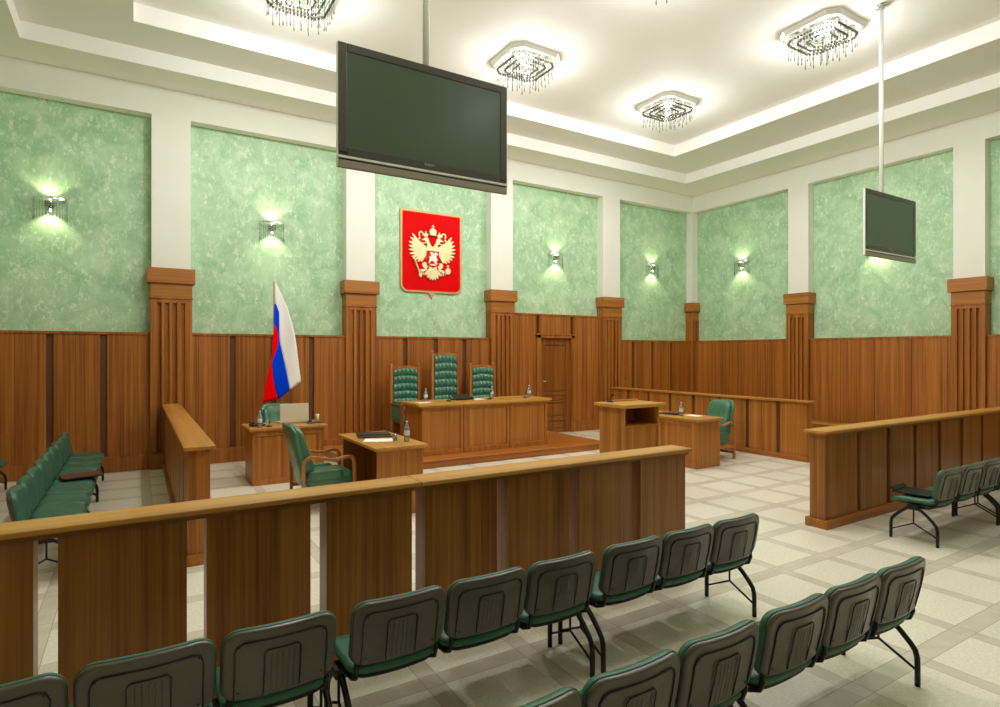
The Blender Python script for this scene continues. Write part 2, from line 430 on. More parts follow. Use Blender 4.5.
# wainscot, right wall : flush boards with thin seams
for y0, y1 in ((8.83, 11.735), (5.32, 8.27), (1.81, 4.76), (-1.7, 1.25)):
    m = MB(); zt = 2.355
    m.mi = 1; m.box(XR+.10, XR+REC, y0, y1, 0, zt-.02); m.mi = 0
    n = 4; d = (y1-y0)/n
    for i in range(n): m.box(XR+.03, XR+.10, y0+i*d+.004, y0+(i+1)*d-.004, .2, zt-.045)
    m.box(XR+.015, XR+REC, y0, y1, zt-.045, zt); m.box(XR, XR+.10, y0, y1, 0, .27)
    trim(m, [WWZ, DARKW])
m = MB(); m.box(-.04, .04, -.012, 0, -.04, .04); m.box(-.02, .02, -.02, -.012, -.028, .028)
sw = m.build('light_switch', mat('bronze_switch', (120,96,66), .4, .3), None, .004, (11.28, YB+.03, 1.33)); tag(sw, 'small light switch on the wood panelling right of the pilaster by the door', 'switch')

# ------------------------------------------------------------------ barriers
def barrier_x(name, label, x0, x1, y0, y1, gap0, pitch, gap, plinth, zt=1.115, slab_over=(.05, .05), splits=()):
    """barrier running along X; panels between gaps that start at gap0+k*pitch"""
    t = thing(name, label, 'barrier', ((x0+x1)/2, (y0+y1)/2, 0)); cx, cy = t.location[0], t.location[1]
    edges = []; g = gap0; cur = x0
    while g < x1-.03:
        if g > cur+.02: edges.append((cur, g))
        cur = max(cur, g+gap); g += pitch
    edges.append((cur, x1))
    top = zt-.032
    for a, b in edges:
        MB().box(a-cx, b-cx, y0-cy, y1-cy, .0 if not plinth else .09, top-.028).build('panel', BARZ, t, .003)
    if plinth:
        MB().box(x0-.03-cx, x1-cx, y0-.04-cy, y1+.04-cy, 0, .10).build('plinth', WX, t, .006)
        MB().box(x0+.05-cx, x1-.02-cx, y0+.025-cy, y1-.025-cy, .1, top-.028).build('core_board', DARKW, t)
    MB().box(x0-slab_over[0]*.5-cx, x1+slab_over[1]*.4-cx, y0-.018-cy, y1+.018-cy, top-.028, top).build('under_rail', WX, t)
    top_ = top
    MB().box(x0-slab_over[0]-cx, x1+slab_over[1]-cx, y0-.045-cy, y1+.035-cy, top, zt).build('top_rail', TOPX, t, .006)
    return t
barrier_x('courtroom_barrier', 'left section of the long front wooden barrier, with open gaps between its panels', -2.8, 1.614, 3.775, 3.95, -2.505, .687, .1, False, slab_over=(.0, .048))
barrier_x('courtroom_barrier', 'front wooden barrier section right of the joint, ending free in the middle of the room', 1.713, 4.35, 3.775, 3.95, 2.30, .687, .1, False, slab_over=(.045, .05))
barrier_x('courtroom_barrier', 'wooden barrier with plinth at right, behind the right-hand row of green seats', 6.66, XR-.05, 3.775, 3.955, 7.343, .698, .085, True, slab_over=(.06, 0))
def barrier_y(name, label, x0, x1, y0, y1, gap0, pitch, gap, ztop):
    t = thing(name, label, 'barrier', ((x0+x1)/2, (y0+y1)/2, 0)); cx, cy = t.location[0], t.location[1]
    edges = []; g = gap0; cur = y0
    while g < y1-.03:
        edges.append((cur, g)); cur = g+gap; g += pitch
    edges.append((cur, y1)); top = ztop-.035
    for a, b in edges: MB().box(x0-cx, x1-cx, a-cy, b-cy, .09, top).build('panel', WZ, t, .003)
    MB().box(x0-.035-cx, x1+.035-cx, y0-.035-cy, y1-cy, 0, .10).build('plinth', WY, t, .006)
    MB().box(x0+.025-cx, x1-.025-cx, y0+.05-cy, y1-.01-cy, .1, top).build('core_board', DARKW, t)
    MB().box(x0-.045-cx, x1+.045-cx, y0-.055-cy, y1-cy, top, ztop).build('top_rail', TOPY, t, .006)
    return t
barrier_y('courtroom_barrier', 'short wooden barrier running to the back wall, right of the left block of seats', .415, .60, 6.25, 11.7, 6.88, .69, .09, 1.12)
barrier_y('courtroom_barrier', 'wooden jury box rail running along the right side behind the green armchair', 10.44, 10.62, 6.26, 11.45, 6.78, .673, .08, 1.115)
t = thing('wooden_bench', 'long low wooden bench seat inside the jury box against the right wall', 'bench', (13.6, 8.6, 0))
MB().box(-.26, .24, -2.4, 2.4, .36, .40).build('seat_board', WY, t, .006)
MB().box(-.20, .24, -2.38, 2.38, 0, .36).build('base', WZ, t)

# ------------------------------------------------------------------ judges' dais and desk
m = MB(); m.box(3.11, 8.33, 9.33, 11.79, 0, .12); m.box(3.09, 8.35, 9.30, 11.79, .12, .15)
tag(m.build('dais', wood('dais_wood', 'X', (140,78,28), (168,100,40), (190,122,56), .3), None, .006), 'low wooden platform under the long judges\' desk and three tall chairs', 'platform')
DZ = .15
t = thing('judges_desk', 'long wooden judges\' desk with three framed front panels on the low platform', 'desk', (5.72, 10.1, DZ))
y0 = -.42; top = .895; XA, XB = 4.33-5.72, 7.09-5.72
MB().box(XA, XA+.05, y0+.03, .36, .0, top).build('end_panel', WZ, t, .004); MB().box(XB-.05, XB, y0+.03, .36, .0, top).build('end_panel', WZ, t, .004)
m = MB(); m.box(XA+.05, XB-.05, y0+.035, y0+.055, 0, top); m.build('back_board', WZ, t)
for a, b in ((XA, 5.165-5.72), (5.178-5.72, 6.182-5.72), (6.195-5.72, XB)):
    m = MB(); m.box(a, b, y0, y0+.03, 0, .09); m.box(a, b, y0, y0+.03, top-.07, top); m.box(a, a+.06, y0, y0+.03, .09, top-.07); m.box(b-.06, b, y0, y0+.03, .09, top-.07)
    m.box(a+.06, b-.06, y0+.024, y0+.03, .09, top-.07)
    m.build('front_panel', WZ, t, .003)
m = MB(); m.box(-1.48, 1.44, y0-.06, .42, top, top+.045); m.box(-1.43, 1.40, y0-.03, .39, top-.03, top)
m.build('desk_top', TOPX, t, .006)

# ------------------------------------------------------------------ desks
def desk(label, loc, L, D, H, kneehole, rz):
    """local: long side along X, closed front towards -Y"""
    t = thing('wooden_desk', label, 'desk', loc, rz); top = H-.034; ov = .05
    for s in (-1, 1):
        x = s*(L/2-ov); MB().box(min(x, x-s*.04), max(x, x-s*.04), -D/2+ov, D/2-ov, 0, top).build('side_panel', WZ, t, .004)
    yf = -D/2+ov
    m = MB(); a, b = -L/2+ov+.04, L/2-ov-.04
    m.box(a, b, yf+.022, yf+.035, 0, top)
    m.box(a, b, yf, yf+.022, 0, .09); m.box(a, b, yf, yf+.022, top-.09, top); m.box(a, a+.05, yf, yf+.022, .09, top-.09); m.box(b-.05, b, yf, yf+.022, .09, top-.09)
    m.build('front_panel', WZ, t, .003)
    m = MB(); m.box(-L/2, L/2, -D/2, D/2, top, H); m.box(-L/2+.03, L/2-.03, -D/2+.03, D/2-.03, top-.02, top)
    m.build('desk_top', TOPX, t, .006)
    return t
desk('small wooden desk holding the open laptop, in front of the flag', (2.01, 9.82, 0), 1.16, .80, .865, True, 0)
desk('wooden desk with open kneehole facing the left armchair, holding a black folder and papers', (2.77, 7.53, 0), 1.50, .70, .86, True, R(90))
desk('wooden desk right of the lectern with a folder, paper and bottle on it', (8.49, 7.59, 0), 1.56, .72, .86, True, R(-90))

# lectern
t = thing('lectern', 'box-like wooden lectern with open shelf under its top in the middle of the room', 'lectern', (5.94, 6.145, 0))
a, b, c, d, top = -.345, .325, -.24, .25, 1.262
MB().box(a, a+.03, c, d, 0, top).build('side_panel', WZ, t, .003); MB().box(b-.03, b, c, d, 0, top).build('side_panel', WZ, t, .003)
MB().box(a+.03, b-.03, d-.03, d, 0, top).build('front_panel', WZ, t, .003)
MB().box(a+.03, b-.03, c+.015, c+.04, 0, .985).build('lower_panel', WZ, t, .003)
MB().box(a+.03, b-.03, c+.0, d-.03, .985, 1.01).build('shelf', WX, t, .003)
m = MB(); m.box(-.405, .41, -.30, .30, top, 1.30); m.box(-.37, .36, -.265, .27, top-.015, top); m.build('lectern_top', TOPX, t, .005)
MB().box(-.12, .36, .20, .235, 1.30, 1.325).build('book_ledge', TOPX, t, .004)

# ------------------------------------------------------------------ gang seating
def build_bench(label, loc, rz, group):
    t = thing('seat_bench', label, 'bench', loc, rz, group)
    # beam
    m = MB(); m.box(-.765, .765, -.03, .03, .345, .385); m.build('beam', BLKM, t, .004)
    for s in (-1, 1):
        x = s*.755; m = MB()
        def leg(sg):
            pts = [(x, sg*.02, .365), (x, sg*.07, .345), (x, sg*.13, .295), (x, sg*.18, .245), (x, sg*.208, .21), (x, sg*.218, .17), (x, sg*.22, .12), (x, sg*.22, .0)]
            m.tube(pts, .0165, 8)
        leg(1); leg(-1)
        m.tube([(x, 0, .35), (x, 0, .195)], .008, 6)
        m.tube([(x, .21, .095), (x, 0, .20)], .008, 6); m.tube([(x, -.21, .095), (x, 0, .20)], .008, 6)
        m.box(x-.03, x+.03, -.05, .05, .345, .395)
        m.build('leg_frame', BLKM, t)
    pillow_prof = [(0, 1), (.5, 1), (.8, .97), (.9, .86), (.96, .62), (.99, .3), (1, 0), (.99, -.3), (.95, -.6), (.85, -.85), (.6, -.95), (0, -1)]
    for cx in (-.515, 0, .515):
        # seat cushion: scooped, waterfall front
        def sm(x, y, d, cx=cx):
            u = x/.245; v = (y+.0)/.23
            z = .416+.034*d + .020*u*u - .035*max(0, v-.45)**2*3 + .010*max(0, -v)
            return (cx+x, .018+y, z)
        MB().pillow(rrect(.49, .45, .075, 6), pillow_prof, sm).build('seat', GRN, t, weld=True)
        m = MB()
        def um(x, y, d, cx=cx):
            u = x/.245; return (cx+x*.90, .012+y*.86, .386+.012*d+.018*u*u)
        m.pillow(rrect(.49, .45, .075, 5), [(0, 1), (.9, 1), (1, .3), (1, -.6), (.9, -1), (0, -1)], um); m.build('seat_pan', BLKM, t, weld=True)
        # backrest
        h = .332; w = .50
        def bm_(x, y, d, cx=cx):
            u = x/(w/2); v = (y+h/2)/h            # v 0 bottom .. 1 top
            yy = -.213-.062*v - .008*sin(pi*v) + .032*u*u
            return (cx+x, yy+d, .468+.332*v)
        fr = [(0, .052), (.5, .052), (.82, .048), (.92, .040), (.975, .024), (1, .006), (1, -.004), (.98, -.006), (0, -.006)]
        bk = MB().pillow(rrect(w, h, .075, 7), fr, bm_).build('backrest', GRN, t, weld=True)
        m = MB()
        m.pillow(rrect(w-.006, h-.006, .072, 7), [(0, -.004), (.99, -.004), (1.0, -.008), (1.0, -.013), (.99, -.020), (.965, -.025), (.93, -.0262), (.9, -.025), (0, -.025)], bm_)
        # moulded lines of the shell
        m.mi = 1
        ww = w/2-.052; ht = h/2-.055
        ln = [(-ww, -h/2+.02), (-ww, -.05), (-ww, .05), (-ww, ht-.04), (-ww+.012, ht-.012), (-ww+.04, ht), (-.12, ht), (-.06, ht), (0, ht), (.06, ht), (.12, ht), (ww-.04, ht), (ww-.012, ht-.012), (ww, ht-.04), (ww, .05), (ww, -.05), (ww, -h/2+.02)]
        m.tube([bm_(x, y, -.0262) for x, y in ln], .0036, 5)
        pth = [(-.078, -h/2+.02), (-.078, -.04), (-.078, .045), (-.064, .062), (0, .062), (.064, .062), (.078, .045), (.078, -.04), (.078, -h/2+.02)]
        m.tube([bm_(x, y, -.0262) for x, y in pth], .0034, 5)
        for k in range(5):
            x = -.048+.024*k; m.tube([bm_(x, y, -.0258) for y in (-h/2+.025, -.03, .045)], .0008, 4)
        for x in (-.18, .18):
            for y in (-.12, .095): m.lathe([(.005, -.002), (.005, .002)], bm_(x, y, -.026), 6)
        m.build('back_shell', [SHELL, BLK], bk)
        for s in (-1, 1):
            x = s*.213
            m = MB(); m.tube([(cx+x, -.20, .50), (cx+x, -.208, .455), (cx+x, -.19, .405), (cx+x, -.13, .378), (cx+x, -.02, .37)], .0125, 6)
            m.build('bracket', BLKM, t)
    return t
G1 = 'green three-seat benches in front of the near barrier'; 
b0 = build_bench('green three-seat bench in the front row, nearest the free end of the barrier', (3.24, 3.025, 0), 0, 'gang seat benches')
GB = 'gang seat benches'
dup(b0, (1.642, 3.025, 0), 0, 'green three-seat bench in the middle of the row along the front barrier', GB)
dup(b0, (.042, 3.025, 0), 0, 'green three-seat bench at the left end of the row along the front barrier', GB)
dup(b0, (3.24, 1.925, 0), 0, 'green three-seat bench in the lower right row, ending at the right with a curved leg', GB)
dup(b0, (1.65, 1.925, 0), 0, 'green three-seat bench cut off at the bottom edge of the photo, lower row', GB)
dup(b0, (7.755, 3.025, 0), 0, 'green three-seat bench before the right barrier with a black folder on its end seat', GB)
dup(b0, (9.345, 3.025, 0), 0, 'green three-seat bench at the far right, cut off by the photo\'s right edge', GB)
LX = -.67
for i, (cy, lb) in enumerate(((10.395, 'green three-seat bench of the left block, closest to the back wall, empty'), (8.81, 'green three-seat bench in the middle of the left row with a brown folder on it'), (7.225, 'green three-seat bench of the left row, nearest the front barrier'))):
    dup(b0, (LX, cy, 0), R(-90), lb, GB)
dup(b0, (LX-1.18, 10.395, 0), R(-90), 'green seat bench of the second left row, only its end showing at the left edge', GB)

# ------------------------------------------------------------------ armchairs
def build_armchair(label, loc, rz, group):
    """faces local +X"""
    t = thing('armchair', label, 'armchair', loc, rz, group)
    sec = [(-.022, -.02), (.022, -.02), (.022, .02), (-.022, .02)]
    ctrl = [(-.325, 0), (-.325, .25), (-.325, .45), (-.325, .58), (-.315, .635), (-.285, .675), (-.235, .695), (-.17, .69), (-.08, .665), (.02, .645), (.10, .645), (.18, .662), (.24, .668), (.285, .655), (.312, .615), (.32, .55), (.32, .40), (.32, .2), (.32, 0)]
    for s in (-1, 1):
        m = MB(); P = [Vector((x, s*.335, z)) for x, z in ctrl]; n = len(P); vs = []
        for i, p in enumerate(P):
            tt = (P[min(i+1, n-1)]-P[max(i-1, 0)]).normalized(); b = Vector((0, 1, 0)); a = b.cross(tt)
            for q, w in sec: vs.append(p+b*q+a*w)
        fs = [(i*4+q, i*4+(q+1) % 4, (i+1)*4+(q+1) % 4, (i+1)*4+q) for i in range(n-1) for q in range(4)]+[(0, 1, 2, 3), tuple((n-1)*4+q for q in range(4))]
        m.add(vs, fs, False); m.build('arm_frame', ARMW, t, .008)
        MB().box(-.31, .31, s*.335-.012, s*.335+.012, .22, .27).build('side_rail', ARMW, t, .004)
    m = MB(); m.box(-.345, -.315, -.32, .32, .10, .15); m.build('stretcher', ARMW, t, .004)
    m = MB(); m.box(.30, .33, -.31, .31, .2, .25); m.build('front_rail', ARMW, t, .004)
    pr_ = [(0, 1), (.5, 1.02), (.78, 1), (.9, .9), (.965, .62), (1, .2), (1, -.2), (.97, -.6), (.9, -.9), (.7, -1), (0, -1)]
    # seat: thick box cushion with a crease
    def sm(x, y, d): return (x+.03, y, .365+.095*d+.02*(d > 0)*cos(x*3)*cos(y*4))
    MB().pillow(rrect(.62, .61, .07, 6), pr_, sm).build('seat', LEA, t, weld=True)
    for s in (-1, 1):
        def bo(x, y, d, s=s): return (x-.03, s*(.275+.028*d), .44+y)
        MB().pillow(rrect(.46, .13, .06, 6), pr_, bo).build('side_bolster', LEA, t, weld=True)
    # back: outer shell and front cushion
    H = .80
    def bshell(x, y, d):
        v = (y+H/2)/H; yy = x*(1-.10*(1-v)); return (-.29-.16*v-.02*v*v+.036*d+.04*(x/.3)**2, yy, .30+.80*v*1.0)
    MB().pillow(rrect(.58, H, .13, 8), pr_, bshell).build('back_shell', LEA, t, weld=True)
    H2 = .70
    def bc(x, y, d):
        v = (y+H2/2)/H2; bulge = .02*sin(pi*min(1, v*1.6))
        crease = .014*math.exp(-((abs(x)-.12-.10*v)/.02)**2) if d > 0 else 0
        return (-.225-.165*v+(.072+bulge)*d*(1-.1*v)-crease+.03*(x/.3)**2, x*(1-.06*v), .41+.67*v)
    MB().pillow(rrect(.52, H2, .12, 8), [(k, d) for k, d in ((0, 1), (.15, 1), (.3, 1), (.42, 1), (.5, 1), (.58, 1), (.66, 1), (.75, .98), (.84, .93), (.92, .8), (.97, .55), (1, .15), (1, -.3), (.95, -.8), (.8, -1), (0, -1))], bc).build('back_cushion', LEA, t, weld=True)
    return t
ac = build_armchair('green leather armchair at left seen from its side, facing the kneehole desk', (2.085, 7.84, 0), 0, 'green leather armchairs')
dup(ac, (9.275, 7.505, 0), R(180), 'green leather armchair behind the desk right of the lectern', 'green leather armchairs')
dup(ac, (2.14, 10.66, 0), R(-90), 'green leather armchair behind the laptop desk, partly hidden by the laptop', 'green leather armchairs')

# ------------------------------------------------------------------ judges' high chairs
def build_throne(label, loc, top, rows):
    """faces -Y"""
    t = thing('judges_chair', label, 'chair', loc, 0, 'high-backed judges\' chairs')
    hw = .30
    for s in (-1, 1):
        m = MB(); m.box(s*hw-.028, s*hw+.028, -.03, .03, 0, top-.05)
        m.lathe([(.02, 0), (.03, .008), (.03, .03), (.02, .045), (.001, .05)], (s*hw, 0, top-.05), 10); m.build('back_post', ARMW, t, .004)
        m = MB(); m.box(s*hw-.03, s*hw+.03, -.60, -.54, 0, .82); m.box(s*hw-.035, s*hw+.035, -.64, -.03, .82, .855); m.build('arm', ARMW, t, .005)
        def pad(x, y, d, s=s): return (s*hw+x, -.33+y, .868+.016*d)
        MB().pillow(rrect(.065, .42, .03, 4), [(0, 1), (.8, 1), (1, .3), (1, -1), (0, -1)], pad).build('arm_pad', TUFT, t, weld=True)
        m = MB(); m.box(s*hw-.012, s*hw+.012, -.54, -.03, .52, .80); m.build('side_panel', TUFT, t, .004)
    m = MB(); n = 12
    poly = [(-hw, top-.16), (-hw, top-.085)]+[(-hw+2*hw*i/n, top-.085+.045*sin(pi*i/n)) for i in range(1, n)]+[(hw, top-.085), (hw, top-.16)]
    poly += [(hw-2*hw*i/n, top-.16+.035*sin(pi*i/n)) for i in range(1, n)]
    # crest rail as a strip
    for i in range(n):
        x0 = -hw+2*hw*i/n; x1 = -hw+2*hw*(i+1)/n
        a0 = top-.125+.035*sin(pi*i/n); a1 = top-.125+.035*sin(pi*(i+1)/n); c0 = top-.085+.045*sin(pi*i/n); c1 = top-.085+.045*sin(pi*(i+1)/n)
        m.prism([(x0, a0), (x1, a1), (x1, c1), (x0, c0)], lambda x, y, d: (x, d, y), -.028, .028)
    m.build('crest_rail', ARMW, t)
    m = MB(); m.box(-hw, hw, -.02, .02, .30, .62); m.box(-hw+.02, hw-.02, .0, .02, .6, top-.13); m.build('back_board', ARMW, t)
    # tufted panel
    z0, z1 = .62, top-.115; W = hw-.032; nx, nz = 6*8, rows*8; vs = []; fs = []
    for j in range(nz+1):
        for i in range(nx+1):
            u = i/nx; v = j/nz
            d = .055*(abs(sin(pi*u*6))*abs(sin(pi*v*rows)))**.5 + .012
            arch = .035*sin(pi*u)*v
            if j == 0 or i == 0 or i == nx or j == nz: d = 0
            vs.append((-W+2*W*u, -.0-d, z0+(z1-z0)*v+arch))
    for j in range(nz):
        for i in range(nx):
            a = j*(nx+1)+i; fs.append((a, a+1, a+nx+2, a+nx+1))
    MB().add(vs, fs, True).build('tufted_back', TUFT, t)
    def sm(x, y, d): return (x, -.30+y, .50+.06*d)
    MB().pillow(rrect(.54, .56, .06, 5), [(0, 1), (.6, 1), (.9, .9), (1, .3), (1, -.5), (.95, -1), (0, -1)], sm).build('seat', TUFT, t, weld=True)
    m = MB(); m.box(-hw, hw, -.58, -.55, .36, .44); m.build('seat_rail', ARMW, t, .004)
    return t
build_throne('green tufted judges\' chair on the left of the tall centre one, with its arm showing', (4.70, 11.35, DZ), 1.63, 6)
build_throne('tallest green tufted judges\' chair, in the centre behind the long desk', (5.615, 11.35, DZ), 1.90, 7)
build_throne('green tufted judges\' chair on the right of the tall centre one', (6.53, 11.35, DZ), 1.63, 6)

# ------------------------------------------------------------------ televisions hung from the ceiling
def tv(label, x0, x1, y, z0, z1, px):
    w = x1-x0; h = z1-z0; t = thing('ceiling_television', label, 'television', ((x0+x1)/2, y, z0), 0, 'flat televisions hung from the ceiling'); D = .032
    m = MB(); b = .07; zb = .117
    m.box(-w/2, w/2, .012, D, .0, h); m.box(-w/2, -w/2+b, 0, .012, zb, h); m.box(w/2-b, w/2, 0, .012, zb, h)
    m.box(-w/2+b, w/2-b, 0, .012, h-.066, h); m.box(-w/2+b, w/2-b, 0, .012, zb-.03, zb+.045)
    m.build('bezel', BEZ, t, .006)
    MB().box(-w/2+b, w/2-b, .006, .012, zb+.045, h-.066).build('screen', SCR, t)
    MB().box(-w/2, w/2, -.006, .012, zb-.045, zb-.028).build('silver_line', WHITE, t)
    m = MB(); m.box(-w/2+.003, w/2-.003, -.004, .012, .0, zb-.06); m.build('speaker_bar', mat('tv_speaker_grille', (150,143,124), .4), t, .012)
    for s in (-1, 1): MB().box(s*w/2-.004, s*w/2+.004, .002, D+.001, .003, h-.003).build('lit_side', WHITE, t, .002)  # white strips paint the set's side faces as lit
    cu = bpy.data.curves.new('logo', 'FONT'); cu.body = 'SONY'; cu.size = .035; cu.extrude = .001; cu.align_x = 'CENTER'; cu.materials.append(SIL)
    tmp = bpy.data.objects.new('tmp', cu); lg = bpy.data.objects.new('logo', bpy.data.meshes.new_from_object(tmp)); bpy.data.objects.remove(tmp); COL.objects.link(lg); lg.parent = t; lg.location = (0, -.0015, zb+.005); lg.rotation_euler = (R(90), 0, 0)
    m = MB(); x = px-(x0+x1)/2; m.tube([(x, D+.035, h*.5), (x, D+.035, 7.12-z0)], .028, 12); m.build('ceiling_pole', mat('white_pole', (240,240,234), .35), t)
    m = MB(); m.lathe([(.085, 0), (.085, .018), (.05, .03)][::-1], (x, D+.035, 7.10-z0), 16); m.build('ceiling_plate', CHROME, t)
    m = MB(); m.box(x-.15, x+.15, D, D+.04, h*.3, h*.7); m.build('mount_plate', BLKM, t)
    return t
tv('large flat television hanging from the ceiling at left, in front of the emblem wall', 1.286, 2.785, 4.405, 3.40, 4.345, 2.035)
tv('smaller-looking flat television hanging farther right, before the green right wall', 8.789, 10.27, 4.405, 3.385, 4.343, 9.37)

# ------------------------------------------------------------------ chandeliers
def octo(h, c):
    return [(h, -h+c), (h, h-c), (h-c, h), (-h+c, h), (-h, h-c), (-h, -h+c), (-h+c, -h), (h-c, -h)]
def drop_mesh(mt):
    m = MB(); L = .26
    m.lathe([(.001, 0), (.003, -.02), (.0035, -.10), (.003, -.19), (.006, -.215), (.0075, -.235), (.001, -L)], (0,0,0), 6)
    me = m.build('crystal_drop', mt); d = me.data; bpy.data.objects.remove(me); return d
DROP = drop_mesh(CRY); DROPL = drop_mesh(CRYL)
def chandelier(label, loc):
    t = thing('chandelier', label, 'chandelier', loc, 0, 'square crystal ceiling chandeliers')   # loc z = ceiling
    m = MB(); o1, o2, o3 = octo(.50, .15), octo(.47, .14), octo(.41, .125); vs = []
    for poly, z in ((o1, 0), (o1, -.015), (o2, -.065), (o3, -.065), (o3, -.01)):
        vs += [(x, y, z) for x, y in poly]
    fs = [(r*8+i, r*8+(i+1) % 8, (r+1)*8+(i+1) % 8, (r+1)*8+i) for r in range(4) for i in range(8)]
    m.add(vs, fs, False); m.build('frame', mat('pearl_silver_frame', (226,226,218), .35, .35), t)
    m = MB(); m.prism(o3, lambda x, y, d: (x, y, d), -.012, -.004); m.build('mirror_plate', mat('mirror_plate', (235,235,230), .08, .9), t)
    for k, (h, z) in enumerate(((.40, -.13), (.29, -.14), (.18, -.15))):
        pl = octo(h, .12*h/.4); m = MB()
        m.sweep([(x, y, z) for x, y in pl], [(-.006, -.010), (.006, -.010), (.006, .010), (-.006, .010)], closed=True, smooth=False)
        m.sweep([(x*.94, y*.94, z+.035) for x, y in pl], [(-.004, -.005), (.004, -.005), (.004, .005), (-.004, .005)], closed=True, smooth=False)
        for i in range(0, 8, 2): x, y = pl[i]; m.tube([(x, y, z), (x*.95, y*.95, -.012)], .005, 6)
        # square crystal beads strung on the rail
        per = []
        for i in range(8):
            p, q = pl[i], pl[(i+1) % 8]; L = math.dist(p, q); n = max(1, int(L/.05))
            for j in range(n): per.append((p[0]+(q[0]-p[0])*(j+.5)/n, p[1]+(q[1]-p[1])*(j+.5)/n))
        tr = m.build('tier_frame', CHROME, t)
        mb = MB()
        for i, (x, y) in enumerate(per): mb.box(x-.013, x+.013, y-.013, y+.013, z-.035, z-.009)
        bo = mb.build('bead_row', mat('smoked_crystal_bead', (70,70,60), .08, .6), tr); bo['kind'] = 'stuff'
        n = (26, 16, 10)[k]
        for i in range(n):
            f = i/n*len(per); x, y = per[int(f)]
            d = bpy.data.objects.new('crystal_drop', DROP); COL.objects.link(d); d.parent = tr
            d.location = (x, y, z-.01); d.scale = (1.3, 1.3, .85+.3*((i*7) % 5)/5)
    m = MB()
    for x, y in ((.22, .22), (-.22, .22), (.22, -.22), (-.22, -.22), (0, 0)): m.lathe([(.008, .02), (.016, .0), (.018, -.02), (.010, -.04), (.001, -.045)][::-1], (x, y, -.06), 10)
    m.build('bulb', BULB, t)
    return t
CH = [((1.97, 8.57), 'crystal chandelier at top left, cut by the photo\'s top edge'), ((5.79, 8.57), 'crystal chandelier just right of the large television'),
      ((9.33, 8.57), 'crystal chandelier nearest the far corner, smallest-looking one'), ((9.27, 5.3), 'crystal chandelier at top right, left of the thin television pole'),
      ((5.79, 5.3), 'crystal chandelier above the photo\'s top edge, only drop tips showing')]
for (x, y), lb in CH: chandelier(lb, (x, y, 7.13))

# ------------------------------------------------------------------ wall sconces
def sconce(label, loc, rz):
    """local: wall at y=0, out of the wall is -Y"""
    t = thing('wall_sconce', label, 'wall lamp', loc, rz, 'crystal wall sconces')
    m = MB(); m.box(-.05, .05, -.02, 0, -.09, .07); m.box(-.02, .02, -.07, -.02, -.02, .02); m.build('backplate', CHROME, t, .004)
    m = MB(); arc = [(.225*cos(a), -.02-.13*sin(a), .10) for a in [pi*i/16 for i in range(17)]]
    m.sweep(arc, [(-.003, -.016), (.003, -.016), (.003, .016), (-.003, .016)], smooth=False)
    m.tube([(0, -.02, .04), (0, -.15, .09)], .005, 6); rim = m.build('rim', CHROME, t)
    for i in range(15):
        a = pi*(i+.5)/15
        d = bpy.data.objects.new('crystal_drop', DROPL); COL.objects.link(d); d.parent = rim; d.location = (.225*cos(a), -.02-.13*sin(a), .09); d.scale = (.9, .9, 1.0+.35*abs(cos(a)))
    m = MB()
    for k in range(-2, 3):
        for j in range(3): m.lathe([(.001, .014), (.013, 0), (.001, -.014)][::-1], (k*.03, -.085-.01*(j % 2), .05-.035*j), 6)
    m.build('crystal_cluster', CRY, t)
    m = MB()
    m.lathe([(.01, .02), (.014, 0), (.01, -.02)][::-1], (0, -.06, .085), 8); m.lathe([(.01, .02), (.014, 0), (.01, -.02)][::-1], (0, -.06, -.085), 8)
    m.build('lamp', BULB, t)
    # the two lamps of the fitting: one shines up, one down
    M = Matrix.Rotation(rz, 3, 'Z')
    for sgn, rx in ((1, pi), (-1, 0)):
        L = bpy.data.lights.new('sconce_light', 'SPOT'); L.energy = SCE; L.color = (1, .91, .62); L.spot_size = R(114); L.spot_blend = .55; L.shadow_soft_size = .03
        lo = bpy.data.objects.new('sconce_light', L); COL.objects.link(lo)
        p = M @ Vector((0, -.13, sgn*.065)); lo.location = Vector(loc)+p; lo.rotation_euler = (rx, 0, 0)
    return t
SCE = 19
YG = YB+REC; XG = XR+REC
for x, lb in ((-1.19, 'lit crystal wall sconce at the far left, in the first green panel'), (2.22, 'lit crystal wall sconce in the green panel above the flag'), (9.03, 'lit crystal wall sconce above the door bay'), (12.44, 'lit crystal wall sconce on the back wall beside the room corner')):
    sconce(lb, (x, YG, 4.40), 0)
for y, lb in ((10.28, 'lit crystal wall sconce on the right wall beside the corner'), (6.80, 'lit wall sconce hidden behind the right television, its glow showing below')):
    sconce(lb, (XG, y, 4.40), R(-90))

# ------------------------------------------------------------------ coat of arms
t = thing('coat_of_arms', 'red shield with a golden double-headed eagle on the green wall', 'emblem', (5.595, YG, 3.335))
W, Hh = .745, 1.80
def shield(w, h0, h1, r, tip):
    p = [(-w, h1), (w, h1)]; p += [(w-r+r*cos(R(a)), h0+r+r*sin(R(a))) for a in range(0, -91, -15)]
    if tip: p += [(.10, h0), (.05, h0-.035), (.02, h0-.09), (0, h0-.15), (-.02, h0-.09), (-.05, h0-.04), (-.10, h0)]
    p += [(-w+r+r*cos(R(a)), h0+r+r*sin(R(a))) for a in range(-90, -181, -15)]
    return p
fm = lambda x, y, d: (x, -d, y)
m = MB(); m.prism(shield(W, 0, Hh, .16, True), fm, 0, .045); m.build('frame', GOLDW, t, .006)
m = MB(); m.prism(shield(W-.045, .045, Hh-.045, .13, False), fm, .045, .052); m.build('red_field', RED, t)
m = MB(); dep = [.052]
def gp(poly, th=.02, mi=0):
    dep[0] += .0004; m.mi = mi; m.prism([(x*.955, y) for x, y in poly], fm, .052, dep[0]+th)
